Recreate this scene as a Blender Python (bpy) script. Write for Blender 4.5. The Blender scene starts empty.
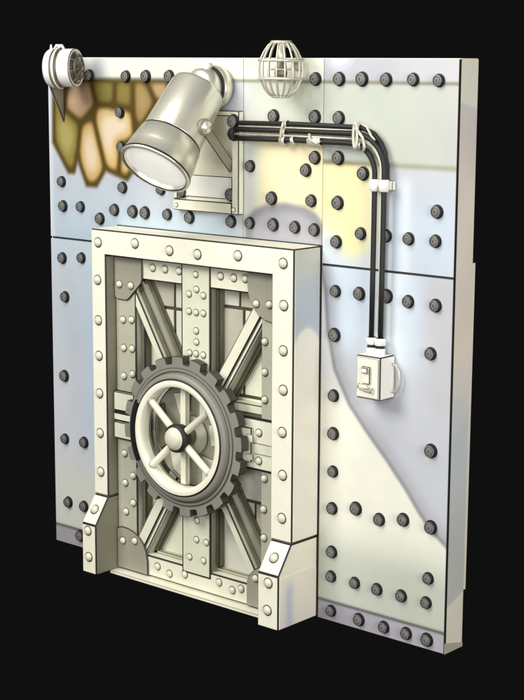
import bpy, bmesh, math, random
import numpy as np
from mathutils import Vector, Matrix
random.seed(7)
C = bpy.context.scene
COL = C.collection
R = math.radians
V = Vector

# ------------------------------------------------------------------ camera, world, lamps, exposure
cam = bpy.data.cameras.new('camera'); camo = bpy.data.objects.new('camera', cam); COL.objects.link(camo)
YAW, PITCH, ROLL, FPX = 0.7159, -0.1784, 0.0054, 1587.88
camo.location = (7.3295, -6.4534, 2.9726)
_f = V((-math.sin(YAW)*math.cos(PITCH), math.cos(YAW)*math.cos(PITCH), math.sin(PITCH)))
_r = V((math.cos(YAW), math.sin(YAW), 0)); _u = _r.cross(_f)
_r2 = math.cos(ROLL)*_r + math.sin(ROLL)*_u; _u2 = -math.sin(ROLL)*_r + math.cos(ROLL)*_u
camo.rotation_euler = Matrix((_r2, _u2, -_f)).transposed().to_euler()
cam.sensor_fit = 'VERTICAL'; cam.sensor_height = 36; cam.lens = FPX/700*36
cam.clip_start = .1; cam.clip_end = 200
C.camera = camo

w = bpy.data.worlds.new('World'); C.world = w; w.use_nodes = True
w.node_tree.nodes['Background'].inputs[0].default_value = (.0052, .0052, .0052, 1)
w.node_tree.nodes['Background'].inputs[1].default_value = 1

def area(name, loc, target, size, power, col):
    l = bpy.data.lights.new(name, 'AREA'); l.shape = 'RECTANGLE'; l.size, l.size_y = size
    l.energy = power; l.color = col
    o = bpy.data.objects.new(name, l); COL.objects.link(o); o.location = loc
    o.rotation_euler = (V(target)-V(loc)).to_track_quat('-Z', 'Y').to_euler()
    return o
area('key_softbox', (-1.2, -7.6, 7.2), (1.4, 0, 1.4), (4.6, 3.6), 810, (1, .985, .95))
area('front_softbox', (6.0, -8.4, 3.8), (1.5, 0, 1.5), (4, 4), 420, (.98, .99, 1))
area('side_softbox', (10.6, -3.6, 2.6), (2.2, 0, 1.4), (3.5, 4), 470, (1, .98, .95))
area('top_softbox', (1.6, -3.0, 7.0), (1.4, -.1, 2), (3.5, 2), 150, (1, .99, .97))
C.view_settings.view_transform = 'Standard'; C.view_settings.look = 'None'
C.view_settings.exposure = 0; C.view_settings.gamma = 1

# ------------------------------------------------------------------ materials
def lin(c):
    o = []
    for x in c:
        x = x/255
        o.append(x/12.92 if x <= .04045 else ((x+.055)/1.055)**2.4)
    return o
KA = .88                      # albedo of a surface that photographs as full white
def mat(name, rgb, rough=.5, metal=0, var=.06, bump=.05, scale=6, emit=0, coat=0, streak=0):
    m = bpy.data.materials.new(name); m.use_nodes = True
    nt = m.node_tree; b = nt.nodes['Principled BSDF']
    base = [x*KA for x in lin(rgb)]
    tc = nt.nodes.new('ShaderNodeTexCoord')
    n = nt.nodes.new('ShaderNodeTexNoise'); n.inputs['Scale'].default_value = scale; n.inputs['Detail'].default_value = 6
    nt.links.new(tc.outputs['Object'], n.inputs['Vector'])
    rp = nt.nodes.new('ShaderNodeValToRGB')
    rp.color_ramp.elements[0].position = .3; rp.color_ramp.elements[1].position = .7
    rp.color_ramp.elements[0].color = (*[x*(1-var) for x in base], 1)
    rp.color_ramp.elements[1].color = (*[min(.9, x*(1+var)) for x in base], 1)
    nt.links.new(n.outputs['Fac'], rp.inputs['Fac'])
    nt.links.new(rp.outputs['Color'], b.inputs['Base Color'])
    mr = nt.nodes.new('ShaderNodeMapRange'); mr.inputs[3].default_value = max(.05, rough-.08); mr.inputs[4].default_value = min(1, rough+.08)
    nt.links.new(n.outputs['Fac'], mr.inputs['Value']); nt.links.new(mr.outputs[0], b.inputs['Roughness'])
    b.inputs['Metallic'].default_value = metal
    if bump:
        n2 = nt.nodes.new('ShaderNodeTexNoise'); n2.inputs['Scale'].default_value = 70; n2.inputs['Detail'].default_value = 4
        nt.links.new(tc.outputs['Object'], n2.inputs['Vector'])
        bp = nt.nodes.new('ShaderNodeBump'); bp.inputs['Strength'].default_value = bump; bp.inputs['Distance'].default_value = .01
        nt.links.new(n2.outputs['Fac'], bp.inputs['Height']); nt.links.new(bp.outputs[0], b.inputs['Normal'])
    if coat: b.inputs['Coat Weight'].default_value = coat; b.inputs['Coat Roughness'].default_value = .15
    if emit:
        b.inputs['Emission Color'].default_value = (1, .97, .92, 1); b.inputs['Emission Strength'].default_value = emit
    return m
def painted(name, rough=.42):
    m = bpy.data.materials.new(name); m.use_nodes = True
    nt = m.node_tree; b = nt.nodes['Principled BSDF']
    a = nt.nodes.new('ShaderNodeAttribute'); a.attribute_name = 'paint'
    tc = nt.nodes.new('ShaderNodeTexCoord')
    n = nt.nodes.new('ShaderNodeTexNoise'); n.inputs['Scale'].default_value = 3.5; n.inputs['Detail'].default_value = 7
    nt.links.new(tc.outputs['Object'], n.inputs['Vector'])
    mr = nt.nodes.new('ShaderNodeMapRange'); mr.inputs[1].default_value = .3; mr.inputs[2].default_value = .7
    mr.inputs[3].default_value = .94; mr.inputs[4].default_value = 1.03
    nt.links.new(n.outputs['Fac'], mr.inputs['Value'])
    mx = nt.nodes.new('ShaderNodeVectorMath'); mx.operation = 'SCALE'
    nt.links.new(a.outputs['Color'], mx.inputs[0]); nt.links.new(mr.outputs[0], mx.inputs['Scale'])
    nt.links.new(mx.outputs[0], b.inputs['Base Color'])
    b.inputs['Roughness'].default_value = rough
    n2 = nt.nodes.new('ShaderNodeTexNoise'); n2.inputs['Scale'].default_value = 50; n2.inputs['Detail'].default_value = 4
    nt.links.new(tc.outputs['Object'], n2.inputs['Vector'])
    bp = nt.nodes.new('ShaderNodeBump'); bp.inputs['Strength'].default_value = .05; bp.inputs['Distance'].default_value = .01
    nt.links.new(n2.outputs['Fac'], bp.inputs['Height']); nt.links.new(bp.outputs[0], b.inputs['Normal'])
    return m
M = dict(
    cream=mat('cream_enamel', (247, 243, 222), .45, var=.03),
    ivory=mat('ivory_enamel', (238, 236, 212), .45, var=.04),
    sage=mat('pale_sage_enamel', (226, 226, 200), .45, var=.04),
    stone=mat('grey_stile_enamel', (186, 184, 163), .5),
    rivet=mat('rivet_enamel', (222, 219, 196), .4, var=.05),
    ink2=mat('rivet_edge_line', (84, 80, 62), .6, bump=0),
    gusset=mat('grey_gusset_enamel', (160, 156, 138), .5, var=.04),
    olive=mat('dark_olive_steel', (104, 100, 78), .5, var=.15, scale=14),
    reveal=mat('grey_reveal_enamel', (136, 133, 112), .5),
    gear=mat('gear_grey', (142, 138, 128), .48, var=.05),
    geardark=mat('gear_tooth_grey', (66, 62, 54), .5),
    ink=mat('dark_edge_line', (30, 28, 22), .6, bump=0),
    inkgrey=mat('grey_edge_line', (138, 134, 112), .6, bump=0),
    black=mat('black_rubber', (30, 26, 25), .6, bump=.02),
    boltside=mat('bolt_side_black', (24, 24, 25), .5),
    boltface=mat('bolt_face_grey', (134, 132, 127), .4, metal=.2, var=.2, scale=40),
    shell=mat('brushed_lamp_shell', (244, 241, 222), .30, metal=.62, var=.06, scale=3),
    white=mat('white_enamel', (250, 248, 240), .35, var=.02),
    lens=mat('frosted_lens', (250, 248, 238), .25, var=.02),
    litlens=mat('lit_frosted_lens', (250, 248, 238), .3, var=.02, emit=.45),
    tray=mat('tray_enamel', (235, 232, 210), .4, var=.04),
    wire=mat('pale_wire', (222, 217, 198), .35, metal=.35, scale=30, var=.12),
    wiredark=mat('tarnished_wire', (120, 112, 98), .4, metal=.3, scale=30, var=.2),
    armgrey=mat('arm_grey', (140, 136, 118), .4),
    block=mat('pale_stone_block', (222, 220, 202), .7, var=.05),
    blockg=mat('greenish_stone_block', (232, 234, 205), .7, var=.05),
    blockd=mat('dull_stone_block', (196, 190, 170), .7, var=.07),
    sidecl=mat('side_cladding_peach', (246, 236, 220), .5, var=.03),
    backing=mat('backing_steel', (60, 58, 54), .6),
)
M['paint'] = painted('painted_steel')

# ------------------------------------------------------------------ mesh helpers
def frame_of(d):
    d = V(d).normalized(); a = V((0, 0, 1)) if abs(d.z) < .9 else V((1, 0, 0))
    x = a.cross(d).normalized(); return x, d.cross(x), d
class MB:
    def __init__(s): s.bm = bmesh.new()
    def face(s, vs, m=0, smooth=False):
        try: f = s.bm.faces.new(vs)
        except ValueError: return
        f.material_index = m; f.smooth = smooth
    def box(s, x0, x1, y0, y1, z0, z1, m=0):
        return s.prism([(x0, z0), (x1, z0), (x1, z1), (x0, z1)], y0, y1, m)
    def prism(s, poly, y0, y1, m=0, mside=None):
        """poly in x,z extruded from y0 (front) to y1"""
        ar = sum(a[0]*b[1]-b[0]*a[1] for a, b in zip(poly, poly[1:]+poly[:1]))
        if ar < 0: poly = poly[::-1]
        F = [s.bm.verts.new((x, y0, z)) for x, z in poly]; B = [s.bm.verts.new((x, y1, z)) for x, z in poly]
        s.face(F, m); s.face(B[::-1], m)
        n = len(F)
        for i in range(n):
            j = (i+1) % n; s.face([F[j], F[i], B[i], B[j]], m if mside is None else mside)
        return s
    def prism_x(s, poly, x0, x1, m=0):
        """poly in y,z extruded along x"""
        ar = sum(a[0]*b[1]-b[0]*a[1] for a, b in zip(poly, poly[1:]+poly[:1]))
        if ar < 0: poly = poly[::-1]
        A = [s.bm.verts.new((x1, y, z)) for y, z in poly]; B = [s.bm.verts.new((x0, y, z)) for y, z in poly]
        s.face(A, m); s.face(B[::-1], m); n = len(A)
        for i in range(n):
            j = (i+1) % n; s.face([A[j], A[i], B[i], B[j]], m)
        return s
    def lathe(s, o, d, prof, seg=28, mats=None, smooth=True):
        """prof = [(r, h)...] along axis d from o; mats per segment"""
        X, Y, D = frame_of(d); o = V(o); rings = []
        for r, h in prof:
            if r < 1e-6: rings.append([s.bm.verts.new(o+D*h)])
            else: rings.append([s.bm.verts.new(o+D*h+(X*math.cos(a)+Y*math.sin(a))*r) for a in [2*math.pi*k/seg for k in range(seg)]])
        for i in range(len(rings)-1):
            a, b = rings[i], rings[i+1]; m = mats[i] if mats else 0
            for k in range(seg):
                l = (k+1) % seg
                if len(a) == 1 and len(b) == 1: continue
                if len(a) == 1: s.face([a[0], b[k], b[l]][::-1] if False else [a[0], b[l], b[k]][::-1], m, smooth)
                elif len(b) == 1: s.face([a[k], a[l], b[0]], m, smooth)
                else: s.face([a[k], a[l], b[l], b[k]], m, smooth)
        return s
    def rod(s, a, b, r, r2=None, seg=16, m=0):
        a, b = V(a), V(b); L = (b-a).length; r2 = r if r2 is None else r2
        return s.lathe(a, b-a, [(0, 0), (r, 0), (r2, L), (0, L)], seg, [m]*3, True)
    def tube(s, pts, r, seg=12, m=0, closed=False):
        pts = [V(p) for p in pts]; n = len(pts); rings = []; px = None
        for i, p in enumerate(pts):
            if closed: t = pts[(i+1) % n]-pts[i-1]
            else: t = pts[min(i+1, n-1)]-pts[max(i-1, 0)]
            t.normalize()
            if px is None: px = frame_of(t)[0]
            px = (px-t*px.dot(t)).normalized(); py = t.cross(px)
            rings.append([s.bm.verts.new(p+(px*math.cos(a)+py*math.sin(a))*r) for a in [2*math.pi*k/seg for k in range(seg)]])
        for i in range(n if closed else n-1):
            a, b = rings[i], rings[(i+1) % n]
            for k in range(seg):
                l = (k+1) % seg; s.face([a[k], a[l], b[l], b[k]], m, True)
        if not closed: s.face(rings[0][::-1], m); s.face(rings[-1], m)
        return s
    def build(s, name, mats, parent=None, bevel=0, inkm=None, seg=1, ang=30, loc=None, keep=False):
        bmesh.ops.recalc_face_normals(s.bm, faces=s.bm.faces)
        me = bpy.data.meshes.new(name); s.bm.to_mesh(me); s.bm.free()
        ms = mats if isinstance(mats, (list, tuple)) else [mats]
        for m in ms: me.materials.append(M[m])
        o = bpy.data.objects.new(name, me); COL.objects.link(o)
        if parent: o.parent = parent; 
        if parent is not None:
            o.matrix_parent_inverse = Matrix.Translation(-V(worldloc(parent)))
        if bevel:
            b = o.modifiers.new('edge', 'BEVEL'); b.width = bevel; b.segments = seg; b.limit_method = 'ANGLE'; b.angle_limit = R(ang)
            b.offset_type = 'OFFSET'; b.harden_normals = False
            if inkm:
                me.materials.append(M[inkm]); b.material = len(me.materials)-1
        return o
LOC = {}
def worldloc(o): return LOC.get(o.name, (0, 0, 0))
def tag(o, label=None, cat=None, group=None, kind=None):
    if label: o['label'] = label
    if cat: o['category'] = cat
    if group: o['group'] = group
    if kind: o['kind'] = kind
    return o
def empty(name, loc, label, cat, group=None):
    o = bpy.data.objects.new(name, None); COL.objects.link(o); o.location = loc; o.empty_display_size = .1
    LOC[o.name] = loc
    return tag(o, label, cat, group)
def copy_at(src, parent, loc, pw=None):
    c = src.copy(); COL.objects.link(c); c.parent = parent
    pl = V(worldloc(parent)); c.matrix_parent_inverse = Matrix.Identity(4)
    c.location = V(loc)-pl
    return c
def studs(name, proto, parent, pts, y):
    """first is the prototype itself when unused, then copies"""
    for x, z in pts:
        c = copy_at(proto, parent, (x, y, z)); c.name = name

WALL_BOLTS = [(0.675, 2.897), (0.837, 2.899), (1.022, 2.901), (0.623, 2.692), (0.631, 2.494), (0.111, 2.267), (0.12, 2.12), (0.276, 2.125), (0.443, 2.065), (0.568, 2.125), (0.72, 2.125), (0.821, 2.124), (1.002, 2.126), (0.639, 2.26), (0.951, 2.266), (1.175, 2.121), (1.49, 2.12), (1.628, 2.121), (1.795, 2.123), (1.947, 2.12), (2.079, 2.116), (1.782, 2.264), (2.056, 2.267), (2.077, 2.896), (2.232, 2.898), (2.378, 2.899), (2.53, 2.898), (2.695, 2.9), (2.848, 2.897), (1.793, 2.699), (2.075, 2.702), (2.233, 2.701), (2.078, 2.493), (2.232, 2.498), (2.018, 2.425), (1.628, 2.428), (2.395, 2.426), (2.233, 2.267), (2.227, 2.064), (2.386, 2.119), (2.548, 2.119), (2.688, 2.115), (2.851, 2.115), (2.856, 2.261), (2.227, 1.805), (2.383, 1.808), (2.558, 1.812), (2.694, 1.798), (2.861, 1.795), (2.223, 1.573), (2.838, 1.549), (2.223, 1.248), (2.224, 1.042), (2.226, 0.835), (2.223, 0.631), (2.383, 0.661), (2.538, 0.631), (2.692, 0.66), (2.865, 0.654), (2.854, 1.052), (2.225, 0.389), (2.222, 0.251), (2.384, 0.251), (2.532, 0.249), (2.69, 0.249), (2.857, 0.381), (2.848, 0.249), (2.226, 0.058), (2.416, 0.054), (2.582, 0.052), (2.727, 0.053), (2.858, 0.051), (0.105, 1.803), (0.276, 1.818), (0.124, 1.566), (0.105, 1.072), (0.102, 0.673), (0.275, 0.678), (0.122, 0.27), (0.266, 0.27), (0.228, 0.074)]
FRAME_RIVETS = [(0.654, 1.958), (0.956, 1.975), (1.227, 1.956), (1.439, 1.953), (1.734, 1.97), (2.05, 1.956), (2.056, 1.736), (2.055, 1.497), (0.646, 1.74), (0.648, 1.504), (0.65, 1.295), (0.651, 1.072), (0.651, 0.834), (0.652, 0.6), (2.057, 1.287), (2.052, 1.059), (2.057, 0.827), (2.054, 0.59)]
FOOT_RIVETS = [(0.648, 0.262), (0.653, 0.103), (2.052, 0.256), (2.047, 0.103)]
SLOPE_RIVETS = [(0.625, 0.345), (2.038, 0.345)]
R_TLG = [(0.763, 1.72), (0.857, 1.72)]
R_LS = [(0.778, 1.513), (0.848, 1.52), (0.782, 1.348), (0.85, 1.351), (0.782, 1.182), (0.853, 1.202), (0.781, 0.72), (0.851, 0.596), (0.784, 0.542), (0.849, 0.432), (0.788, 0.368)]
R_BLG = [(0.771, 0.19), (0.87, 0.207)]
R_TRail = [(1.022, 1.836), (1.119, 1.836), (1.227, 1.836), (1.541, 1.836), (1.638, 1.835), (1.719, 1.838)]
R_CP = [(1.361, 1.829), (1.367, 1.747), (1.31, 1.716), (1.419, 1.717), (1.31, 1.619), (1.364, 1.618), (1.419, 1.619), (1.364, 1.515), (1.366, 1.453), (1.314, 1.385), (1.363, 1.386), (1.418, 1.385), (1.367, 0.428), (1.363, 0.315), (1.439, 0.313), (1.309, 0.202), (1.418, 0.202)]
R_TRG = [(1.812, 1.714), (1.904, 1.718)]
R_RS = [(1.864, 1.513), (1.865, 1.347), (1.866, 1.196), (1.866, 0.76), (1.862, 0.587), (1.865, 0.427)]
R_BRG = [(1.815, 0.188)]
R_BRail = [(1.045, 0.086), (1.142, 0.063), (1.264, 0.086), (1.531, 0.098), (1.632, 0.075), (1.698, 0.098)]
R_latch = [(1.836, 1.006), (1.836, 0.878)]

# ------------------------------------------------------------------ painted sheets: enamel colours with glow, reflection and shading painted in, per grid point
def sstep(a, b, x):
    t = np.clip((x-a)/(b-a), 0, 1); return t*t*(3-2*t)
def inside(poly, X, Z):
    c = np.zeros(X.shape, bool); n = len(poly)
    for i in range(n):
        x0, z0 = poly[i]; x1, z1 = poly[(i+1) % n]
        k = ((z0 > Z) != (z1 > Z))
        with np.errstate(divide='ignore', invalid='ignore'):
            c ^= k & (X < (x1-x0)*(Z-z0)/((z1-z0) if z1 != z0 else 1e-9)+x0)
    return c
def dist(poly, X, Z, closed=True):
    d = np.full(X.shape, 9.); n = len(poly)
    for i in range(n if closed else n-1):
        a = np.array(poly[i]); b = np.array(poly[(i+1) % n]); ab = b-a
        t = np.clip(((X-a[0])*ab[0]+(Z-a[1])*ab[1])/(ab@ab+1e-12), 0, 1)
        d = np.minimum(d, np.hypot(X-a[0]-t*ab[0], Z-a[1]-t*ab[1]))
    return d
def sdf(poly, X, Z):
    d = dist(poly, X, Z); return np.where(inside(poly, X, Z), -d, d)
def blend(c, rgb, f):
    return c*(1-f[..., None])+np.array(rgb, float)*f[..., None]
def calm(c):
    g = c.mean(-1, keepdims=True); cool = (c[..., 2:3] > c[..., 0:1])
    return g+(c-g)*np.where(cool, .52, .93)
def solid(X, rgb): return np.ones(X.shape+(3,))*np.array(rgb, float)
CELLS = [
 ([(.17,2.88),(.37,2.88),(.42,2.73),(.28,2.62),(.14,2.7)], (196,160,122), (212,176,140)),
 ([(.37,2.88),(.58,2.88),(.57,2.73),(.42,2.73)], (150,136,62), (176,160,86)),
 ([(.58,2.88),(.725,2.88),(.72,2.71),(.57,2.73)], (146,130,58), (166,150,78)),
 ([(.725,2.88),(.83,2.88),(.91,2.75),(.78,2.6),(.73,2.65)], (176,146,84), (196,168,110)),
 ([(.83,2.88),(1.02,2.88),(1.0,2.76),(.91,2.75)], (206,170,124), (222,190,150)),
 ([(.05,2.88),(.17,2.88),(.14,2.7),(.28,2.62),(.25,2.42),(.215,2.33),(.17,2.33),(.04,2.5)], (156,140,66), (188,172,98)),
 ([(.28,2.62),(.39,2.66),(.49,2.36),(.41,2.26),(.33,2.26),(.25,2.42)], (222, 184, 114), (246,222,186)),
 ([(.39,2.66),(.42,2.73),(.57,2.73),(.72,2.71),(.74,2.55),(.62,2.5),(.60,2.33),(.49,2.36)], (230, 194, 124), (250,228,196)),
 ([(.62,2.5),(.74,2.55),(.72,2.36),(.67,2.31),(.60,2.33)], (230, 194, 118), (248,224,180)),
]
def sm0(poly, X, Z):
    return -np.log(sum(np.exp(-30*dist([poly[i], poly[(i+1) % len(poly)]], X, Z, False)) for i in range(len(poly))))/30+.03
def wall_paint(X, Z):
    c = solid(X, (208, 212, 200))
    # left third
    L = X < 1.577; Md = (X >= 1.577) & (X < 2.131); Rt = X >= 2.131
    left = solid(X, (176, 204, 222))
    left = blend(left, (188, 196, 212), sstep(2.05, 2.35, Z)*.9)
    left = blend(left, (216, 214, 226), np.exp(-((X-.95)/.12)**2-((Z-2.35)/.2)**2)*.8)
    left = blend(left, (204, 210, 208), sstep(1.45, 1.6, X)*.8)
    left = blend(left, (226, 226, 232), np.clip(1-X/.05, 0, 1)*.8)
    lowleft = solid(X, (190, 204, 214))
    lowleft = blend(lowleft, (206, 208, 218), sstep(1.5, .9, Z)*.8)
    lowleft = blend(lowleft, (216, 217, 206), sstep(.75, .35, Z))
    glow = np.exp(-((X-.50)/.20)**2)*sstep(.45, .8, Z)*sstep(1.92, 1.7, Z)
    lowleft = blend(lowleft, (160, 202, 240), glow)  # blue glow beside the frame, painted into the colour
    lowleft = blend(lowleft, (188, 214, 234), sstep(1.6, 1.9, Z)*.7)
    left = np.where((Z < 1.921)[..., None], lowleft, left)
    # mosaic of amber stones
    mo = np.full(X.shape, 9.); cell = solid(X, (88, 68, 20))
    mo = np.minimum(mo, sdf([(.08, 2.88), (1.0, 2.88), (.9, 2.7), (.72, 2.55), (.70, 2.36), (.60, 2.35), (.49, 2.37), (.36, 2.32), (.25, 2.44), (.20, 2.40), (.06, 2.5)], X, Z))
    for poly, c0, c1 in CELLS:
        s = sdf(poly, X, Z); mo = np.minimum(mo, s)
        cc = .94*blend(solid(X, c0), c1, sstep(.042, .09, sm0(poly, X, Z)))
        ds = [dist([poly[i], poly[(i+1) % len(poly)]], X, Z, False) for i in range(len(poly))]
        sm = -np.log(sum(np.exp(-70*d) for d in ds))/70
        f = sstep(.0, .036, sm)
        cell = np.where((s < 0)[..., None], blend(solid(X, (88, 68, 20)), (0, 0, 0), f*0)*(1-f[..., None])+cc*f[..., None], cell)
    left = left*(1-sstep(.03, -.004, mo)[..., None])+cell*sstep(.03, -.004, mo)[..., None]
    top = solid(X, (232, 234, 218))
    top = blend(top, (190, 200, 206), np.exp(-((X-.44)/.07)**2)*.8)
    left = left*(1-sstep(2.872, 2.888, Z)[..., None])+top*sstep(2.872, 2.888, Z)[..., None]
    # middle third
    mid = solid(X, (214, 218, 200))
    mid = blend(mid, (212, 216, 212), sstep(1.78, 1.6, X)*.7)
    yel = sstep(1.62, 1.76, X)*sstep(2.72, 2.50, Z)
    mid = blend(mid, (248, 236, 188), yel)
    arch = [(1.6, 1.9), (1.6, 2.13), (1.66, 2.19), (1.74, 2.222), (1.873, 2.238), (2.011, 2.225), (2.09, 2.19), (2.14, 2.13), (2.19, 2.0), (2.2, 1.9)]
    sa = sdf(arch, X, Z)
    ac = blend(solid(X, (176, 174, 186)), (140, 136, 138), sstep(-.07, -.005, sa)*.6)
    mid = mid*(1-sstep(.03, -.012, sa)[..., None])+ac*sstep(.03, -.012, sa)[..., None]
    mtop = solid(X, (238, 238, 222))
    mid = mid*(1-sstep(2.875, 2.89, Z)[..., None])+mtop*sstep(2.875, 2.89, Z)[..., None]
    # right third, upper
    up = solid(X, (200, 205, 190))
    up = blend(up, (200, 200, 198), sstep(2.6, 2.95, X)*.5)
    lowr = solid(X, (198, 206, 216))
    lowr = blend(lowr, (192, 214, 234), sstep(2.45, 2.2, Z)*.9)
    lowr = blend(lowr, (222, 232, 240), np.exp(-((X-2.665)/.035)**2)*.8*sstep(2.46, 2.35, Z))  # white vertical glow painted in
    lowr = blend(lowr, (212, 226, 240), sstep(2.6, 2.5, X)*.5)
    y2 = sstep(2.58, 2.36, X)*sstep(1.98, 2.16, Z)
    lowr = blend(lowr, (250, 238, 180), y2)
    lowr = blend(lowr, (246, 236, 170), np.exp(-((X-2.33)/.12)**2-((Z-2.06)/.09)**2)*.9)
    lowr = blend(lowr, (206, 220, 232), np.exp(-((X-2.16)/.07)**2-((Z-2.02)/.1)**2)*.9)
    up = up*(1-sstep(2.472, 2.462, Z)[..., None])+lowr*sstep(2.472, 2.462, Z)[..., None]
    up = blend(up, (132, 128, 84), np.exp(-((Z-2.474)/.014)**2)*(.8-.35*sstep(2.2, 2.5, X)))  # olive shadow line painted into the panel colour
    rt = solid(X, (194, 192, 202)); rt = blend(rt, (224, 220, 224), sstep(2.5, 2.8, X)*.4)
    dome = np.hypot((X-2.232)/.095, (Z-3.0)/.062)
    rt = blend(rt, (196, 200, 224), sstep(1.05, .9, dome)); rt = blend(rt, (222, 222, 234), sstep(.8, .3, dome))
    up = up*(1-sstep(2.882, 2.892, Z)[..., None])+rt*sstep(2.882, 2.892, Z)[..., None]
    # right third, lower: cream light field with a shaded edge, painted in
    curve = [(2.06, 2.1), (2.146, 1.804), (2.165, 1.593), (2.215, 1.386), (2.317, 1.21), (2.432, 1.085), (2.565, .955), (2.696, .815), (2.781, .71), (2.858, .63), (2.98, .545), (3.1, .4), (3.1, -.3), (1.2, -.3), (1.2, 2.1)]
    sc = sdf(curve, X, Z)
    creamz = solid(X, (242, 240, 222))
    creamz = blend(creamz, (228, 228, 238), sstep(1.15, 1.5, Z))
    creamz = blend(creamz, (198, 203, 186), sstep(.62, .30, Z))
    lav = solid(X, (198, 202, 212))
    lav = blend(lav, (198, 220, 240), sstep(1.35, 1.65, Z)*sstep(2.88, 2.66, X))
    lav = blend(lav, (222, 240, 250), np.exp(-((X-2.58)/.10)**2)*sstep(1.3, 1.6, Z)*.85)  # pale blue glow around the switch box, painted in
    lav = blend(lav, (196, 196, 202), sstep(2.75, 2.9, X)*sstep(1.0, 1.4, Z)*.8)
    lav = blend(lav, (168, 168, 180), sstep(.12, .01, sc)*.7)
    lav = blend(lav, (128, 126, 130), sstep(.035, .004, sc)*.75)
    low = creamz*(1-sstep(-.012, .014, sc)[..., None])+lav*sstep(-.012, .014, sc)[..., None]
    right = np.where((Z < 1.936)[..., None], low, up)
    out = np.where(L[..., None], left, np.where(Md[..., None], mid, right))
    # painted bevel shading under the header band, dark line along the foot strip
    out = blend(out, (120, 116, 88), np.exp(-((Z-2.882)/.009)**2)*np.where(X < 1.1, .9, .72)*sstep(.3, .5, X))
    strip = solid(X, (170, 162, 178)); strip = blend(strip, (182, 176, 192), sstep(2.3, 2.9, X))
    sb = sstep(.108, .098, Z)
    out = np.where((Z < 1.9)[..., None], out*(1-sb[..., None])+strip*sb[..., None], out)
    out = blend(out, (84, 80, 78), np.exp(-((Z-.108)/.0085)**2)*.9)
    return calm(out)
def srgb_lin(c):
    c = np.clip(c/255, 0, 1); return np.where(c <= .04045, c/12.92, ((c+.055)/1.055)**2.4)
def painted_panel(name, x0, x1, z0, z1, fn, parent, y=0., th=.012, step=.0075, label=None, axis='y', K=KA):
    """a steel plate whose front is a fine grid carrying the enamel colours and painted-in light and shade; axis 'x': plate faces +x and spans y,z"""
    nx = max(2, int(round((x1-x0)/step))+1); nz = max(2, int(round((z1-z0)/step))+1)
    xs = np.linspace(x0, x1, nx); zs = np.linspace(z0, z1, nz)
    X, Z = np.meshgrid(xs, zs)
    col = srgb_lin(fn(X, Z))*K
    if axis == 'y': co = np.stack([X, np.full_like(X, y), Z], -1).reshape(-1, 3); back = (0, th, 0)
    else: co = np.stack([np.full_like(X, y), X, Z], -1).reshape(-1, 3); back = (-th, 0, 0)
    i = np.arange(nx*nz).reshape(nz, nx)
    q = np.stack([i[:-1, :-1], i[:-1, 1:], i[1:, 1:], i[1:, :-1]], -1).reshape(-1, 4)
    loop = list(i[0, :])+list(i[1:, -1])+list(i[-1, -2::-1])+list(i[-2:0:-1, 0])
    n = len(co); b = co[loop]+np.array(back); k = len(loop)
    faces = q.tolist()+[[loop[(j+1) % k], loop[j], n+j, n+(j+1) % k] for j in range(k)]+[[n+j for j in range(k)][::-1]]
    me = bpy.data.meshes.new(name); me.from_pydata(np.vstack([co, b]).tolist(), [], faces); me.update()
    at = me.color_attributes.new('paint', 'FLOAT_COLOR', 'POINT')
    cc = np.ones((n+k, 4)); cc[:n, :3] = col.reshape(-1, 3); cc[n:, :3] = col.reshape(-1, 3)[loop]
    at.data.foreach_set('color', cc.ravel())
    me.materials.append(M['paint'])
    o = bpy.data.objects.new(name, me); COL.objects.link(o)
    o.parent = parent; o.matrix_parent_inverse = Matrix.Translation(-V(worldloc(parent)))
    if label: o['label'] = label
    return o

W, T, H = 2.9643, .1611, 3.0
wall = empty('steel_wall', (1.48, .08, 0), 'free-standing riveted steel wall section painted in pale blue, yellow and amber stone patches', 'wall')
m = MB(); m.box(0.004, W-.012, .013, T, 0, H-.004); m.build('backing_slab', 'backing', wall)
G = .0045
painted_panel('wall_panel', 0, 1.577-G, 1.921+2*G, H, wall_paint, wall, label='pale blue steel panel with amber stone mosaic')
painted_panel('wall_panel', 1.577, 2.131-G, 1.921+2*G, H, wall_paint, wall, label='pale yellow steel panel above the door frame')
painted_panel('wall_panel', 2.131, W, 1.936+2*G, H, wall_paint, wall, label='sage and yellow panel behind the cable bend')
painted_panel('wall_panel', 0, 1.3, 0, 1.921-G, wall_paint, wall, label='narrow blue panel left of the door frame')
painted_panel('wall_panel', 1.304, W, 0, 1.936-G, wall_paint, wall, label='cream and lavender panel with a light field painted inside a curved border')
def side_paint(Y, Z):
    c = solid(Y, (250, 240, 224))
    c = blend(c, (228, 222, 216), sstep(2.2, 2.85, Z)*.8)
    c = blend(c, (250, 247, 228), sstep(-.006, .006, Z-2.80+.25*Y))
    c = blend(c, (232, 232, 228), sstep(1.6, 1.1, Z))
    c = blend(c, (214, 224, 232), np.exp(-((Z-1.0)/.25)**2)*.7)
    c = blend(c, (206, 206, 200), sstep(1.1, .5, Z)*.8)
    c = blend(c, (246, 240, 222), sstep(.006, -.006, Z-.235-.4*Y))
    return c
painted_panel('side_plate', .0135, T, .002, H-.002, side_paint, wall, y=W-.0005, th=.011, axis='x', label='cream edge plate of the wall')
m = MB(); m.prism_x([(T+.001, .3), (T+.001, 2.0), (T+.028, 2.0), (T+.024, .3)], .3, W-.002); m.build('back_batten', 'sidecl', wall, .002)
m = MB(); m.prism_x([(.0, -.002), (.0, .055), (T, .02), (T, -.002)], W, W+.004); m.build('corner_shoe', 'stone', wall)
m = MB(); m.box(W-.003, W+.0012, -.0015, .013, .0, H-.001); m.build('edge_seal', 'ink', wall)
m = MB(); m.box(0, W-.002, .0135, T-.001, H-.0035, H+.003); m.build('top_cap', 'cream', wall, .001)
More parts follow.
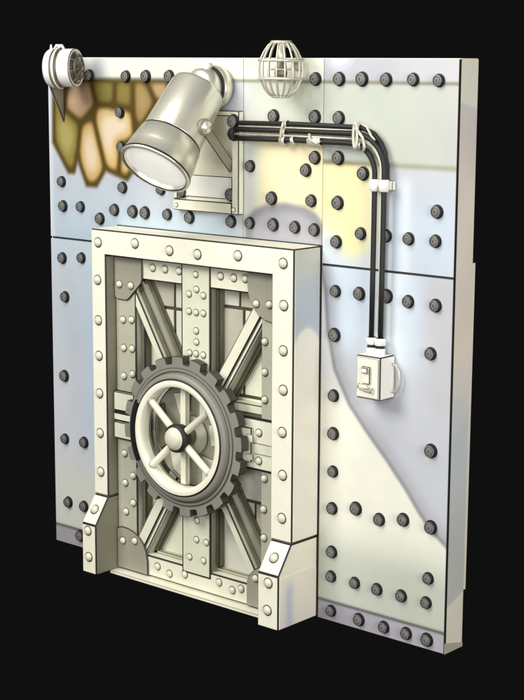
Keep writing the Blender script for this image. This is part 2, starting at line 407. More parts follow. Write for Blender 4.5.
m = MB(); m.box(-.003, .0035, .013, T, .002, H-.006); m.build('side_plate', 'sidecl', wall, .001)

# ------------------------------------------------------------------ bolts of the wall
def bolt_mesh():
    m = MB()
    m.lathe((0, 0, 0), (0, -1, 0), [(.040, .0), (.040, .003), (.0345, .004), (.0345, .018), (.0315, .022), (.0265, .023), (.0245, .0195), (.0200, .0195), (.0180, .023), (.007, .024), (.0055, .021), (0, .021)], 24,
            [0, 0, 0, 0, 1, 0, 1, 1, 1, 0, 1], False)
    return m
def bolt_at(parent, x, z, y=0, s=1):
    global _bolt
    c = bpy.data.objects.new('bolt', _bolt); COL.objects.link(c); c.parent = parent
    c.location = V((x, y, z))-V(worldloc(parent)); c.scale = (s, 1, s); c.rotation_euler = (0, random.uniform(0, 6), 0)
    return c
_m = bolt_mesh(); bmesh.ops.recalc_face_normals(_m.bm, faces=_m.bm.faces)
_bolt = bpy.data.meshes.new('bolt'); _m.bm.to_mesh(_bolt); _m.bm.free()
_bolt.materials.append(M['boltside']); _bolt.materials.append(M['boltface'])
for x, z in WALL_BOLTS: bolt_at(wall, x, z, 0, random.uniform(.84, .97))

def rivet_mesh(r, h, face, ring):
    m = MB(); p = [(r*1.24, 0), (r*1.24, .003), (r, .0035)]
    for k in range(1, 6): a = k*math.pi/10; p.append((r*math.cos(a), .0035+h*math.sin(a)))
    p[-1] = (0, .0035+h); m.lathe((0, 0, 0), (0, -1, 0), p, 20, [1, 1]+[0]*5, True)
    bmesh.ops.recalc_face_normals(m.bm, faces=m.bm.faces)
    me = bpy.data.meshes.new('rivet'); m.bm.to_mesh(me); m.bm.free()
    me.materials.append(M[face]); me.materials.append(M[ring]); return me
RV_BIG = rivet_mesh(.0245, .017, 'rivet', 'ink2'); RV_MID = rivet_mesh(.0195, .015, 'rivet', 'ink2'); RV_SM = rivet_mesh(.017, .013, 'rivet', 'ink2')
SCREW = rivet_mesh(.011, .006, 'ivory', 'ink')
def rivets(mesh, parent, pts, y, rot=None):
    for p in pts:
        c = bpy.data.objects.new('rivet', mesh); COL.objects.link(c); c.parent = parent
        c.location = V((p[0], y, p[1]))-V(worldloc(parent))
        if rot: c.rotation_euler = rot

# ------------------------------------------------------------------ door frame
FX0, FX1, FZ, D, FT = .5925, 2.1225, 2.0344, .2186, .3241
IX0, IX1, IZ = .713, 1.970, 1.887
fr = empty('door_frame', (1.357, -.11, 0), 'heavy cream steel door frame with pale rivets and angled feet', 'door frame')
m = MB(); m.prism([(FX0, .46), (FX0, FZ), (FX1, FZ), (FX1, .46), (IX1, .46), (IX1, IZ), (IX0, IZ), (IX0, .46)], -D, -.0005)
# recolour the reveals: inner faces grey
for f in m.bm.faces:
    c = f.calc_center_median()
    if abs(c.x-IX0) < .002 or abs(c.x-IX1) < .002 or abs(c.z-IZ) < .002: f.material_index = 1
casing = m.build('casing', ['cream', 'reveal'], fr, .0075, 'ink')
m = MB(); m.prism([(FX0-.004, .0), (FX0-.004, FZ+.005), (FX1+.010, FZ+.005), (FX1+.010, .0)], -.0055, -.001); m.build('gasket', 'ink', fr)
def foot(x0, x1, lab):
    m = MB(); m.prism_x([(-.0005, 0), (-FT, 0), (-FT, .302), (-D-.0008, .4585), (-.0005, .4585)], x0, x1)
    for f in m.bm.faces:
        c = f.calc_center_median()
        if lab == 'l' and c.x > x1-.001: f.material_index = 1
    return m.build('foot', ['cream', 'reveal'], fr, .0075, 'ink')
f1 = foot(FX0+.002, IX0+.001, 'l'); f2 = foot(IX1+.004, FX1-.001, 'r')
rivets(RV_BIG, casing, FRAME_RIVETS, -D)
rivets(RV_BIG, f1, FOOT_RIVETS[:2], -FT); rivets(RV_BIG, f2, FOOT_RIVETS[2:], -FT)
sl = math.atan2(FT-D, .4585-.302)
rivets(RV_BIG, f1, [(.652, .38)], -D-.0528, (-sl, 0, 0)); rivets(RV_BIG, f2, [(2.046, .38)], -D-.0528, (-sl, 0, 0))
# sheet on the frame's outer right side, blue reflections painted into its colour
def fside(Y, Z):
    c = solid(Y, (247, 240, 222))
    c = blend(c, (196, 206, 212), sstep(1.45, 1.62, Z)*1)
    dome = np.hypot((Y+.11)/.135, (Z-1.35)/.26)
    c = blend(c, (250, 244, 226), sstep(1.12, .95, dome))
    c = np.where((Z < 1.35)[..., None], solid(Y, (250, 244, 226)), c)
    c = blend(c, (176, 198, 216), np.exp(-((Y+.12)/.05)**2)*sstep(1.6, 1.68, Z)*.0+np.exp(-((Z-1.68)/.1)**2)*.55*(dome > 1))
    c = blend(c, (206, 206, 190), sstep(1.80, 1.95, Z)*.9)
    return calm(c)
painted_panel('side_plate', -D+.009, -.010, .47, FZ-.009, fside, fr, y=FX1+.003, th=.003, axis='x', step=.006, label='cream outer cheek of the door frame with painted blue reflections')
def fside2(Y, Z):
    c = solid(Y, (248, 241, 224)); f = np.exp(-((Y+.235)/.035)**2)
    return blend(c, (204, 212, 226), f*sstep(.29, .2, Z)*.95)  # blue reflection streak painted on the foot cheek
painted_panel('side_plate', -FT+.010, -.010, .010, .29, fside2, fr, y=FX1+.002, th=.003, axis='x', step=.006, label='cream outer cheek of the frame foot with a painted blue reflection')
m = MB(); m.box(IX0+.002, IX1-.001, -.215, -.12, -.010, .008); m.build('sill', 'cream', fr, .003, 'inkgrey')

# ------------------------------------------------------------------ vault door
P = -.145
dr = empty('vault_door', (1.342, -.1, .01), 'riveted vault door with crossed braces and a large toothed hand wheel', 'door')
PY = -.05
m = MB(); m.box(IX0+.004, IX1-.004, -.0440, -.012, .012, IZ-.004); m.build('back_plate', 'ink2', dr)
def blockwork(x0, x1, z0, z1, rows, mats, cuts):
    """stone blocks set behind the braces; rows = z heights, cuts = x joints per row"""
    zz = [z0]+rows+[z1]; mb = MB(); g = .009
    for i in range(len(zz)-1):
        xx = [x0]+cuts[i]+[x1]
        for j in range(len(xx)-1):
            mb.box(xx[j]+(g if j else 0), xx[j+1]-(g if j < len(xx)-2 else 0), PY-.004-.002*((i+j) % 2), PY+.004, zz[i]+(g if i else 0), zz[i+1]-(g if i < len(zz)-2 else 0), (i*2+j) % len(mats))
    return mb.build('stone_infill', mats, dr, .012, seg=3)
blockwork(.90, 1.256, .13, .86, [.62], ['blockg', 'block'], [[1.17], []])
blockwork(.90, 1.256, .86, 1.77, [1.22, 1.60], ['block', 'blockd', 'block'], [[], [1.106], [1.106]])
blockwork(1.462, 1.85, .13, .86, [.58], ['block', 'blockd'], [[1.72], []])
blockwork(1.462, 1.85, .86, 1.77, [1.17, 1.655], ['blockg', 'block', 'blockd'], [[], [1.632], [1.602]])
BV = .0085
m = MB(); m.box(IX0+.0015, .882, P, -.046, .012, IZ-.002); ls = m.build('stile', 'stone', dr, BV, 'ink')
m = MB(); m.box(.884, .918, -.108, -.0465, .138, 1.758); m.build('inner_lining', 'olive', dr, BV, 'ink')
m = MB(); m.box(1.8345, IX1-.0015, P, -.046, .012, IZ-.002); rs = m.build('stile', 'stone', dr, BV, 'ink')
m = MB(); m.box(.888, 1.829, P+.001, -.046, 1.760, IZ-.002); tr = m.build('rail', 'ivory', dr, BV, 'ink')
m = MB(); m.box(.888, 1.829, P+.001, -.046, .012, .138); br = m.build('rail', 'ivory', dr, BV, 'ink')
m = MB(); m.box(.919, 1.833, -.085, -.0465, .139, .158); m.build('inner_lining', 'stone', dr, .003, 'ink')
m = MB(); m.box(1.2545, 1.4615, -.150, -.0465, .108, IZ-.004)
for f in m.bm.faces:
    if f.normal.x > .5 or f.calc_center_median().x > 1.461: f.material_index = 1
cpx = MB(); cpx.box(1.248, 1.468, -.1475, -.1400, .101, IZ-.005); cpx.build('post_edge', 'ink', dr)
cp = m.build('centre_post', ['sage', 'reveal'], dr, .0035, 'inkgrey')
m = MB(); m.box(1.4635, 1.490, -.100, -.0465, .16, 1.757); m.build('inner_lining', 'olive', dr, BV, 'ink')
HX, HZ = 1.342, .925
def brace(tx, tz, r0, flip, wide=.05):
    a = math.atan2(tz-HZ, tx-HX); L = math.hypot(tx-HX, tz-HZ)
    ux, uz = math.cos(a), math.sin(a); nx, nz = -uz, ux
    if nx > 0: nx, nz = -nx, -nz         # n points left (towards -x)
    def q(s, t): return (HX+ux*s+nx*t, HZ+uz*s+nz*t)
    b = empty
    if flip:
        m = MB(); m.prism([q(r0, wide), q(L, wide), q(L, -.022), q(r0, -.022)], -.140, -.056); o = m.build('brace', 'ivory', dr, .0075, 'ink')
        m = MB(); m.prism([q(r0, -.024), q(L+.02, -.024), q(L+.02, -.046), q(r0, -.046)], -.132, -.056); m.build('flange', 'ivory', o, .005, 'ink')
    else:
        m = MB(); m.prism([q(r0, wide), q(L, wide), q(L, -.002), q(r0, -.002)], -.140, -.056); o = m.build('brace', 'sage', dr, .0075, 'ink')
        m = MB(); m.prism([q(r0, -.004), q(L+.02, -.004), q(L+.02, -.046), q(r0, -.046)], -.120, -.056); m.build('flange', 'olive', o, .006, 'ink')
    m = MB(); m.prism([q(r0, -.048), q(L+.03, -.048), q(L+.03, -.056), q(r0, -.056)], -.122, -.056); m.build('flange', 'stone', o, .002, 'ink')
    m = MB(); m.prism([q(r0, -.058), q(L+.03, -.058), q(L+.03, -.088), q(r0, -.088)], -.085, -.056); m.build('web', 'olive', o, .005, 'ink')
    m = MB(); m.prism([q(r0, wide+.022), q(L, wide+.022), q(L, wide+.002), q(r0, wide+.002)], -.105, -.056); m.build('flange', 'stone', o, .003, 'ink')
brace(.875, 1.69, .30, False); brace(1.825, 1.68, .30, True); brace(.905, .18, .30, True); brace(1.81, .20, .30, False)
def gus(poly, lab=None):
    m = MB(); m.prism(poly, -.157, -.1455); return m.build('gusset', 'gusset', dr, .0105, 'ink')
def arc(cx, cz, rx, rz, a0, a1, n=10):
    return [(cx+rx*math.cos(R(a0+(a1-a0)*k/n)), cz+rz*math.sin(R(a0+(a1-a0)*k/n))) for k in range(n+1)]
g1 = gus([(IX0+.004, 1.882), (.946, 1.882), (.946, 1.76), (.938, 1.737), (.865, 1.667), (.835, 1.638), (.81, 1.628), (.735, 1.630), (.720, 1.645), (IX0+.004, 1.66)])
g2 = gus([(1.741, 1.882), (1.741, 1.81)]+[(1.748, 1.765), (1.764, 1.72), (1.79, 1.682), (1.825, 1.648), (1.87, 1.627), (1.92, 1.618), (1.966, 1.616), (1.966, 1.882)])
g3 = gus([(.719, .016), (.719, .262), (.76, .274), (.81, .272)]+[(.86, .26), (.905, .235), (.94, .20), (.963, .155), (.974, .10), (.975, .016)])
g4 = gus([(1.964, .016), (1.964, .275), (1.86, .27), (1.80, .235), (1.76, .19), (1.745, .15), (1.745, .016)])
rivets(RV_MID, g1,  R_TLG, -.157); rivets(RV_MID, g2,  R_TRG, -.157); rivets(RV_MID, g3,  R_BLG, -.157); rivets(RV_MID, g4,  R_BRG, -.157)
rivets(RV_MID, ls, R_LS, P); rivets(RV_MID, rs, R_RS, P)
rivets(RV_MID, tr, R_TRail, P+.001); rivets(RV_MID, br, R_BRail, P+.001); rivets(RV_SM, cp, R_CP, -.150)
# latch gear right of the wheel
m = MB(); m.box(1.60, IX1-.002, -.158, -.146, .806, 1.083); lt = m.build('latch_plate', 'ivory', dr, .005, 'ink')
m = MB(); m.box(1.594, IX1-.001, -.154, -.1455, .798, 1.091); m.build('plate_edge', 'ink', lt)
m = MB(); m.box(1.797, IX1-.003, -.1655, -.159, .893, .953); m.build('latch_bolt', 'sage', lt, .0065, 'ink')
m = MB(); m.box(1.62, 1.795, -.176, -.159, .842, 1.035); m.build('pawl', 'cream', lt, .006, 'ink')
m = MB(); m.box(1.765, 1.812, -.184, -.1765, .955, 1.0); m.box(1.765, 1.812, -.184, -.1765, .858, .892); m.build('pawl_lug', 'ivory', lt, .004, 'inkgrey')
rivets(RV_MID, lt, [(1.836, 1.012), (1.836, .856)], -.158)
m = MB(); m.box(1.62, 1.836, -.125, -.047, 1.100, 1.150); m.build('latch_ledge', 'sage', dr, .005, 'ink')
# latch blocks left of the wheel
m = MB(); m.box(IX0+.006, .885, -.172, -.146, .978, 1.088); lb = m.build('latch_block', 'sage', dr, .005, 'ink')
m = MB(); m.box(IX0+.006, .885, -.172, -.146, .812, .908); m.build('latch_block', 'sage', dr, .005, 'ink')
m = MB(); m.box(IX0+.003, .893, -.160, -.1457, .806, 1.094); m.build('plate_edge', 'ink', dr)
m = MB(); m.box(IX0+.002, .90, -.169, -.1605, .918, .960); m.build('latch_bolt', 'ivory', dr, .005, 'ink')
# spindle boss and plates behind the wheel
m = MB(); m.lathe((HX, -.1505, HZ), (0, -1, 0), [(.30, 0), (.30, .006), (.292, .010), (0, .010)], 48, [1, 1, 0], False); bp_ = m.build('boss_plate', ['gusset', 'ink'], dr)
m = MB(); m.prism([(1.20, 1.145), (1.33, 1.165), (1.33, 1.06), (1.25, 1.02)], -.166, -.161); m.prism([(1.40, 1.16), (1.50, 1.10), (1.43, 1.03), (1.40, 1.04)], -.166, -.161)
m.prism([(1.17, .80), (1.26, .83), (1.30, .72), (1.26, .67), (1.2, .70)], -.166, -.161); m.prism([(1.42, .82), (1.53, .80), (1.50, .70), (1.42, .66)], -.166, -.161); m.prism([(1.47, 1.0), (1.58, 1.02), (1.59, .90), (1.49, .88)], -.166, -.161)
m.build('boss_rib', 'sage', bp_, .004, 'ink')
m = MB(); m.prism([(1.075, 1.05), (1.13, 1.08), (1.15, .96), (1.15, .84), (1.10, .80), (1.07, .85)], -.170, -.161); m.build('boss_rib', 'olive', bp_, .006, 'ink')
m = MB(); m.lathe((HX+.01, -.161, HZ), (0, -1, 0), [(.112, 0), (.112, .010), (.104, .020), (.06, .024), (0, .024)], 32, [1, 0, 0, 0]); m.build('spindle_boss', ['stone', 'olive'], bp_)
m = MB(); m.lathe((HX+.03, -.185, HZ+.01), (0, -1, 0), [(.016, 0), (.016, .004), (.010, .006), (0, .006)], 16, [1, 1, 0]); m.build('boss_screw', ['stone', 'ink'], bp_)

# ------------------------------------------------------------------ hand wheel: gear, rim, spokes, hub
NT = 20
m = MB()
def gear_outline(ro, ri, n):
    pts = []
    for k in range(n):
        a = 2*math.pi*(k+.2)/n; p = 2*math.pi/n
        for da, r in [(-.31*p, ri), (-.28*p, ro), (-.08*p, ro*1.003), (.08*p, ro*1.003), (.28*p, ro), (.31*p, ri), (.38*p, ri*.995), (.5*p, ri*.993), (.62*p, ri*.995)]:
            pts.append((a+da, r))
    return pts
def ringplate(mb, outer, inner_r, y0, y1, mf=0, ms=1):
    Fo, Bo, Fi, Bi = [], [], [], []
    for a, r in outer:
        c, s = math.cos(a), math.sin(a)
        Fo.append(mb.bm.verts.new((HX+r*c, y0, HZ+r*s))); Bo.append(mb.bm.verts.new((HX+r*c, y1, HZ+r*s)))
        Fi.append(mb.bm.verts.new((HX+inner_r*c, y0, HZ+inner_r*s))); Bi.append(mb.bm.verts.new((HX+inner_r*c, y1, HZ+inner_r*s)))
    n = len(Fo)
    for i in range(n):
        j = (i+1) % n
        mb.face([Fo[i], Fo[j], Fi[j], Fi[i]], mf); mb.face([Bo[j], Bo[i], Bi[i], Bi[j]], ms)
        mb.face([Fo[j], Fo[i], Bo[i], Bo[j]], ms); mb.face([Fi[i], Fi[j], Bi[j], Bi[i]], mf)
m = MB(); ringplate(m, gear_outline(.453, .416, NT), .290, -.252, -.196, 0, 1)
gear = m.build('wheel', ['gear', 'geardark'], dr, .0035, 'ink', ang=40)
gear['label'] = 'dark toothed gear wheel with a pale rim and round hub'
m = MB(); m.lathe((HX, -.2525, HZ), (0, -1, 0), [(.392, 0), (.392, .004), (.386, .006), (.373, .006), (.368, .004), (.368, .001)], 96, [2, 2, 0, 2, 2]); m.build('raised_ring', ['gear', 'geardark', 'ink2'], gear)
m = MB(); m.lathe((HX, -.2525, HZ), (0, -1, 0), [(.362, 0), (.360, .024), (.355, .031), (.334, .034), (.329, .034), (.329, .037), (.324, .039), (.308, .0400), (.292, .0385), (.287, .035), (.284, .002), (.284, -.03)], 96,
                  [0, 0, 0, 1, 1, 1, 2, 2, 2, 2, 2]); rim = m.build('rim', ['gear', 'ink', 'cream'], gear)
m = MB()
aa = [math.radians(152+58*k/20) for k in range(21)]
for i in range(20):
    q = []
    for a, r in ((aa[i], .334), (aa[i+1], .334), (aa[i+1], .3655), (aa[i], .3655)): q.append((HX+r*math.cos(a), HZ+r*math.sin(a)))
    F = [m.bm.verts.new((x, -.2920, z)) for x, z in q]; B = [m.bm.verts.new((x, -.2640, z)) for x, z in q]
    m.face(F); m.face([F[3], F[2], B[2], B[3]]); m.face([F[1], F[0], B[0], B[1]])
m.build('dark_arc', 'boltside', gear)  # dark arc added for the shaded gap left of the rim
for k, (a, r1) in enumerate(((140.5, .272), (222.5, .272), (38, .272), (-36, .272))):
    c, s = math.cos(R(a)), math.sin(R(a))
    m = MB(); m.lathe((HX+.05*c, -.268, HZ+.05*s), (c, 0, s), [(.0205, 0), (.0205, r1-.046), (.025, r1-.040), (.025, r1-.033)], 18, [0, 1, 1]); sp = m.build('spoke', ['ivory', 'stone'], gear)
m = MB(); m.box(1.309, 1.366, -.232, -.200, HZ-.282, HZ+.282); m.build('crossbar', 'ivory', gear, .010, 'gusset', seg=1)
m = MB(); m.lathe((HX, -.190, HZ), (0, -1, 0), [(.055, -.045), (.055, .045), (.074, .055), (.082, .095), (.080, .110), (.070, .118), (.064, .120), (.058, .134), (.044, .146), (.022, .153), (0, .155)], 36,
                  [0, 0, 1, 1, 1, 1, 2, 2, 2, 2]); m.build('hub', ['olive', 'ink', 'rivet'], gear)

# ------------------------------------------------------------------ spotlight mounting plate and spotlight
pl = empty('mounting_plate', (1.33, -.0005, 2.16), 'cream framed mounting plate behind the spotlight on the blue wall panel', 'plate')
X0, X1, Z0, Z1 = 1.085, 1.580, 2.163, 2.722
m = MB(); m.box(X0, X1-.03, -.010, -.001, Z0+.02, Z1-.02); m.build('back_panel', 'tray', pl)
m = MB(); m.box(X1-.05, X1, -.045, -.002, Z0, Z1); m.box(X0, X1-.051, -.045, -.002, Z0, Z0+.062); m.box(X0, X0+.03, -.040, -.002, Z0+.063, Z1-.04); m.box(X0+.0, X1-.051, -.030, -.002, Z1-.03, Z1)
m.build('tray_frame', 'tray', pl, .005, 'ink')
m = MB(); m.box(X0+.04, X1-.07, -.0205, -.0105, Z0+.078, Z0+.20); m.build('light_pool_tile', 'white', pl, .004, 'ink')  # white slab added in place of the pool of light on the plate
rivets(SCREW, pl, [(1.112, 2.190), (1.545, 2.190), (1.10, 2.55)], -.045)
for x, z in ((1.545, 2.666), (1.50, 2.268), (1.13, 2.268)): bolt_at(pl, x, z, -.012 if x < 1.54 else -.045)

ax = (_r*(-.405)+_u*(-.84)-_f*(.36)).normalized()
HC = V((1.396, -.490, 2.436)); Lh = .52; bk = HC-ax*Lh            # lens centre, back end
sp = empty('wall_spotlight', tuple(bk), 'large silvery cylindrical spotlight tilted down above the door frame', 'lamp')
Rr = .193
m = MB(); m.lathe(bk, ax, [(0, -.022), (.06, -.021), (.12, -.012), (.145, .0), (.152, .02), (.165, .30), (.166, .395)], 56, [0]*6); m.build('housing', ['shell', 'ink'], sp)
m = MB(); m.lathe(bk, ax, [(.1665, .330), (.1695, .332), (.171, .340), (.1685, .341), (.1685, .349), (.175, .352), (Rr-.004, .45), (Rr+.003, .515), (Rr+.007, .518), (Rr+.009, .53), (Rr+.004, .540), (Rr-.010, .540), (Rr-.014, .536), (Rr-.016, .522), (Rr-.030, .500)], 64,
                  [0, 0, 1, 1, 1, 0, 0, 0, 1, 0, 0, 1, 0, 0]); m.build('bezel', ['shell', 'ink'], sp)
m = MB(); m.lathe(bk, ax, [(Rr-.016, .516), (Rr-.05, .526), (Rr-.10, .533), (0, .537)], 56, [0]*3); m.build('lens', 'litlens', sp)
# neck and swivel towards the wall
nk = V((1.405, -.012, 2.846)); n0 = V((1.405, -.165, 2.846))
m = MB(); dn = (nk-n0).normalized(); Ln = (nk-n0).length
m.lathe(n0, dn, [(0, -.03), (.085, -.02), (.100, .0), (.104, .06), (.098, .066), (.098, .074), (.113, .080), (.117, Ln-.03), (.108, Ln), (0, Ln)], 40, [0, 0, 0, 1, 1, 1, 0, 0, 1]); m.build('swivel_neck', ['shell', 'ink'], sp)
m = MB(); m.rod(bk+ax*.03, n0+V((0, .03, 0)), .07); m.build('swivel_stub', 'shell', sp)
for k in range(3):
    m = MB(); a = k*1.1-.6; X_, Y_, D_ = frame_of(dn); c = n0+dn*.065+(X_*math.cos(a)+Y_*math.sin(a))*.11
    m.lathe(c-dn*.03, dn, [(0, 0), (.018, .004), (.018, .05), (0, .054)], 12, [0]*3)
    m.build('clamp_screw', 'white', sp)
kn = V((1.572, -.29, 2.641))
# knob on the housing flank facing the arm
side = (kn-(bk+ax*((kn-bk).dot(ax)))).normalized()
kb = bk+ax*((kn-bk).dot(ax))+side*.160
m = MB(); m.lathe(kb, side, [(.045, 0), (.047, .012), (.040, .018), (.034, .02), (.033, .034), (.024, .044), (0, .047)], 28, [1, 1, 1, 0, 0, 0]); m.build('pivot_knob', ['shell', 'armgrey'], sp)
a0 = kb+side*.008; a1 = V((1.512, -.014, 2.405)); d_ = (a1-a0).normalized(); s_ = d_.cross(V((.755, -.5, 0))).normalized()*.026; t_ = d_.cross(s_).normalized()*.006
m = MB(); vs = [m.bm.verts.new(p+i*s_+j*t_) for p in (a0, a1) for i, j in ((1, 1), (1, -1), (-1, -1), (-1, 1))]
for f in ((0, 1, 2, 3), (7, 6, 5, 4), (0, 4, 5, 1), (1, 5, 6, 2), (2, 6, 7, 3), (3, 7, 4, 0)): m.face([vs[i] for i in f])
m.build('bracket_arm', 'armgrey', sp, .004, 'ink')

# ------------------------------------------------------------------ small flood lamp on the top left corner
fx = V((.285, -.20, 2.941)); fd = (V((1, 0, 0))*.92+V((0, 1, 0))*.38+V((0, 0, .02))).normalized()
fl_ = empty('corner_lamp', tuple(fx), 'small round white lamp on a dark triangular bracket at the top left corner', 'lamp')
m = MB(); m.lathe(fx-fd*.02, fd, [(0.000, -0.027), (0.059, -0.023), (0.103, -0.009), (0.111, 0.004), (0.111, 0.033), (0.105, 0.039), (0.094, 0.041), (0.094, 0.048), (0.116, 0.051), (0.121, 0.058), (0.116, 0.064), (0.101, 0.069), (0.101, 0.076), (0.105, 0.078), (0.109, 0.092), (0.109, 0.152), (0.106, 0.160), (0.096, 0.160), (0.094, 0.140)], 40,
            [0, 0, 0, 0, 1, 0, 1, 1, 0, 0, 1, 1, 1, 0, 0, 1, 0, 0]); m.build('housing', ['white', 'wiredark'], fl_)
m = MB(); m.lathe(fx-fd*.02, fd, [(0.095, 0.140), (0.064, 0.152), (0.000, 0.156)], 32, [0]*2); m.build('lens', 'wiredark', fl_)
m = MB(); X_, Y_, D_ = frame_of(fd)
for k in range(8):
    a = k*math.pi/4+.2; rr = (X_*math.cos(a)+Y_*math.sin(a))
    m.tube([fx+fd*.13+rr*.098, fx+fd*.152+rr*.080, fx+fd*.165+rr*.03, fx+fd*.167], .0045, 8)
m.tube([fx+fd*.156+(X_*math.cos(t)+Y_*math.sin(t))*.066 for t in [2*math.pi*k/24 for k in range(24)]], .005, 8, closed=True)
m.build('lens_guard', 'wiredark', fl_)
m = MB(); m.tube([fx+fd*.0+V((0, 0, .104)), fx+fd*.015+V((0, 0, .128)), fx+fd*.05+V((0, 0, .126)), fx+fd*.06+V((0, 0, .108))], .009, 10); m.rod(fx-fd*.02+V((0, 0, .10)), fx-fd*.02+V((0, 0, .135)), .011, .004)
m.build('lifting_eye', 'white', fl_)
m = MB(); m.prism_x([(-.002, 2.62), (-.002, 2.865), (-.125, 2.865), (-.115, 2.845)], .125, .143); m.build('bracket', 'armgrey', fl_, .005, 'ink')
m = MB(); m.prism_x([(-.13, 2.866), (-.13, 2.875), (-.02, 2.875), (-.02, 2.866)], .12, .20); m.build('bracket_shelf', 'armgrey', fl_, .003, 'ink')
bolt = bolt_at(fl_, .40, 2.90, -.03, .9)

# ------------------------------------------------------------------ wire cage lamp on the top edge
cc = V((1.965, -.15, 2.944)); cr, ch = .130, .138
cg = empty('caged_lamp', (cc.x, -.02, cc.z), 'pale wire cage lamp clipped over the top edge of the wall', 'lamp')
m = MB()
prof = [(-ch, .042), (-.122, .066), (-.095, .088), (-.05, .108), (-.042, .112), (.0, .114), (.042, .112), (.05, .108), (.095, .086), (.122, .066), (ch, .048)]
for k in range(16):
    a = 2*math.pi*k/16+.1
    m.tube([cc+V((r*math.cos(a), r*math.sin(a), z)) for z, r in prof], .0048, 8)
for z, r, t in ((-ch, .042, .007), (-.046, .112, .008), (.046, .112, .008), (ch, .048, .008), (.0, .05, .004)):
    m.tube([cc+V((r*math.cos(t_), r*math.sin(t_), z)) for t_ in [2*math.pi*k/32 for k in range(32)]], t, 8, closed=True)
m.build('cage', 'wire', cg)
m = MB(); m.lathe(cc, (0, 0, 1), [(0, -.06), (.028, -.055), (.034, -.02), (.028, .03), (.018, .045)], 20, [0]*4); m.build('bulb', 'wiredark', cg)
m = MB(); m.lathe(cc, (0, 0, 1), [(.02, .045), (.022, .05), (.022, .12), (.0, .125)], 20, [0]*3); m.build('socket', 'wire', cg)
m = MB(); m.tube([cc+V((0, .0, .125)), cc+V((0, .06, .120)), cc+V((0, .11, .10)), cc+V((0, .1385, .05)), cc+V((0, .1385, .02))], .010, 10); m.build('hook', 'wire', cg)
m = MB(); m.lathe(cc+V((0, .148, .02)), (0, -1, 0), [(0, 0), (.03, .0), (.03, .010), (0, .012)], 20, [0]*3); m.build('wall_rose', 'wire', cg)

# ------------------------------------------------------------------ cables
def bend(p0, c, r, a0, a1, n=12): return [V((c[0]+r*math.cos(R(a0+(a1-a0)*k/n)), p0, c[1]+r*math.sin(R(a0+(a1-a0)*k/n)))) for k in range(n+1)]
CY = -.055
def cable(label, zl, xr, zb, xs, rad, y=CY, zslope=0):
    """from the wall plate to the right at height zl, round a bend, down at xr to zb"""
    r = rad; pts = [V((xs, y, zl)), V((xs+.3, y, zl+.003)), V((2.0, y, zl+.004)), V((xr-r-.03, y, zl+.002))]
    pts += bend(y, (xr-r, zl-r), r, 90, 0)
    pts += [V((xr, y, 2.2)), V((xr-.002, y, 1.9)), V((xr-.004, y, zb))]
    m = MB(); m.tube(pts, .0138, 12); o = m.build('cable', 'black'); tag(o, label, 'cable', 'black cables on the wall')
    return o
cable('black cable in the middle of the three, curving down as the outer drop', 2.625, 2.566, 1.60, 1.555, .175)
cable('lowest black cable of the horizontal run, inner of the two drops into the box', 2.577, 2.508, 1.60, 1.56, .15)
m = MB(); m.tube([V((1.60, CY, 2.660)), V((2.0, CY, 2.664)), V((2.38, CY, 2.660)), V((2.43, CY+.005, 2.656)), V((2.49, CY+.012, 2.63)), V((2.53, CY+.018, 2.585)), V((2.55, CY+.022, 2.54)), V((2.558, CY+.030, 2.48)), V((2.558, CY+.034, 2.40)), V((2.556, CY+.034, 2.36))], .0130, 12)
tag(m.build('cable', 'black'), 'topmost black cable of the horizontal run, ending behind the clamp under the bend', 'cable', 'black cables on the wall')
# thin pale wire running along the cables
m = MB(); m.tube([V((1.56, CY-.012, 2.600)), V((2.0, CY-.012, 2.603)), V((2.37, CY-.012, 2.602))], .0045, 8); m.tube([V((1.60, CY-.010, 2.643)), V((2.37, CY-.010, 2.645))], .0035, 8)
tag(m.build('earth_wire', 'wire'), 'thin pale wires threaded between the black horizontal cables', 'wire')
# pale conduit following the bend and drop behind the black cables
m = MB(); pts = [V((2.36, -.03, 2.60))]+bend(-.03, (2.537-.16, 2.60-.16), .16, 80, 0)+[V((2.537, -.03, 2.1)), V((2.537, -.03, 1.62))]; m.tube(pts, .012, 10)
tag(m.build('conduit', 'blockg'), 'pale thin conduit between and behind the two vertical black cables', 'pipe')
# cable end gland at the plate
m = MB(); m.lathe((1.515, CY, 2.60), (1, 0, 0), [(0, 0), (.018, .006), (.040, .03), (.040, .05), (.030, .056), (0, .056)], 8, [0]*5, False); m.rod((1.53, CY, 2.60), (1.53, -.03, 2.60), .02)
tag(m.build('cable_gland', 'black', None, .003), 'black gland nut where the cables meet the mounting plate', 'cable gland')
def clip(label, x, parts):
    e = empty('cable_clip', (x, CY, 2.6), label, 'cable clip', 'pale clips holding the cables')
    for kind, mm in parts: mm.build(kind, 'wire', e)
def band(x, z, r=.021, w=.02, tilt=0):
    m = MB(); m.lathe((x-w/2, CY, z), (1, 0, tilt), [(r-.003, 0), (r, .002), (r, w-.002), (r-.003, w)], 20, [0]*3); return m
clip('pale clip nearest the mounting plate on the cables', 1.915, [('band', band(1.925, 2.664)), ('band', band(1.910, 2.622, .022, .03)), ('band', band(1.905, 2.577, .023, .035)), ('tie', MB().tube([V((1.925, CY-.022, 2.68)), V((1.915, CY-.024, 2.65)), V((1.905, CY-.024, 2.6)), V((1.90, CY-.02, 2.56))], .006, 8))])
clip('grey toggle beside the first pale clip on the lowest cable', 1.965, [('band', band(1.975, 2.577, .022, .022, .3))])
clip('wide pale tie under the middle of the cable run', 2.12, [('band', band(2.12, 2.580, .023, .085)), ('tie', MB().tube([V((2.10, CY-.024, 2.62)), V((2.105, CY-.026, 2.59)), V((2.15, CY-.026, 2.57)), V((2.17, CY-.022, 2.585))], .007, 8))])
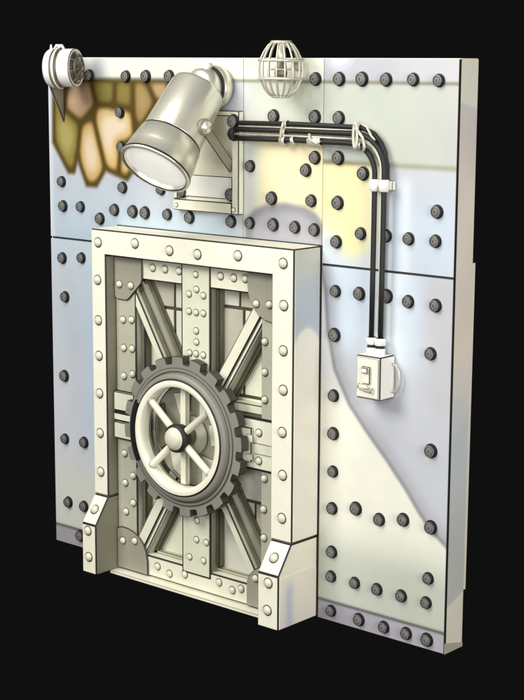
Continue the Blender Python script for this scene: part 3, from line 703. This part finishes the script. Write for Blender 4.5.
ring = MB(); ring.tube([V((2.40+.012*math.cos(t), CY-.004+.028*math.sin(t)*0-.024*math.cos(t)*0-.022, 2.62+.062*math.sin(t))) for t in [math.pi*(-.5)+math.pi*2*k/28 for k in range(28)]], .008, 8, closed=True)
clip('pale ring clamp at the start of the cable bend', 2.40, [('ring', ring), ('band', band(2.405, 2.656, .021, .02)), ('band', band(2.415, 2.572, .022, .02)), ('tie', MB().tube([V((2.40, CY-.026, 2.66)), V((2.45, CY-.028, 2.61)), V((2.46, CY-.026, 2.565)), V((2.45, CY-.022, 2.545))], .008, 8)), ('tie', MB().tube([V((2.42, CY-.022, 2.685)), V((2.47, CY-.024, 2.665)), V((2.50, CY-.024, 2.62)), V((2.52, CY-.020, 2.60))], .006, 8))])
e = empty('cable_clamp', (2.535, -.0, 2.376), 'white double saddle clamp below the cable bend', 'clamp')
for x in (2.508, 2.566):
    m = MB(); m.lathe((x, CY, 2.345), (0, 0, 1), [(.020, 0), (.026, .003), (.027, .058), (.020, .061)], 20, [0]*3); m.build('saddle', 'white', e, 0)
m = MB(); m.box(2.47, 2.60, -.030, -.001, 2.350, 2.402); m.build('base', 'white', e, .004, 'inkgrey')

# ------------------------------------------------------------------ switch box
bx = empty('switch_box', (2.542, -.0, 1.292), 'small cream switch box hanging at the foot of the cables', 'switch box')
m = MB(); m.box(2.466, 2.6195, -.128, -.004, 1.293, 1.517); m.build('body', 'white', bx, .006, 'ink')
m = MB(); m.box(2.474, 2.611, -.134, -.1285, 1.302, 1.508); cv = m.build('cover', 'cream', bx, .003, 'inkgrey')
m = MB(); m.box(2.512, 2.566, -.146, -.1345, 1.375, 1.465); m.build('toggle', 'cream', cv, .004, 'ink')
m = MB(); m.box(2.518, 2.560, -.160, -.1465, 1.432, 1.460); m.build('toggle_lever', 'white', cv, .004, 'ink')
m = MB(); m.box(2.500, 2.556, -.150, -.1345, 1.352, 1.372); m.tube([V((2.50, -.142, 1.375)), V((2.492, -.145, 1.352)), V((2.53, -.148, 1.345)), V((2.575, -.148, 1.336)), V((2.583, -.144, 1.36))], .006, 8); m.build('catch', 'cream', cv, .003, 'ink')
for x in (2.507, 2.562):
    m = MB(); m.lathe((x, CY, 1.516), (0, 0, 1), [(.026, 0), (.026, .034), (.022, .038), (.022, .046), (.029, .050), (.029, .078), (.024, .086), (.017, .088)], 20, [0, 1, 1, 1, 0, 0, 1]); m.build('gland', ['white', 'ink'], bx)
m = MB(); m.tube([V((2.622, -.03, 1.475)), V((2.645, -.03, 1.468)), V((2.664, -.03, 1.44)), V((2.670, -.03, 1.40)), V((2.664, -.03, 1.36)), V((2.645, -.03, 1.332)), V((2.622, -.03, 1.325))], .005, 8); m.build('handle', 'wire', bx)
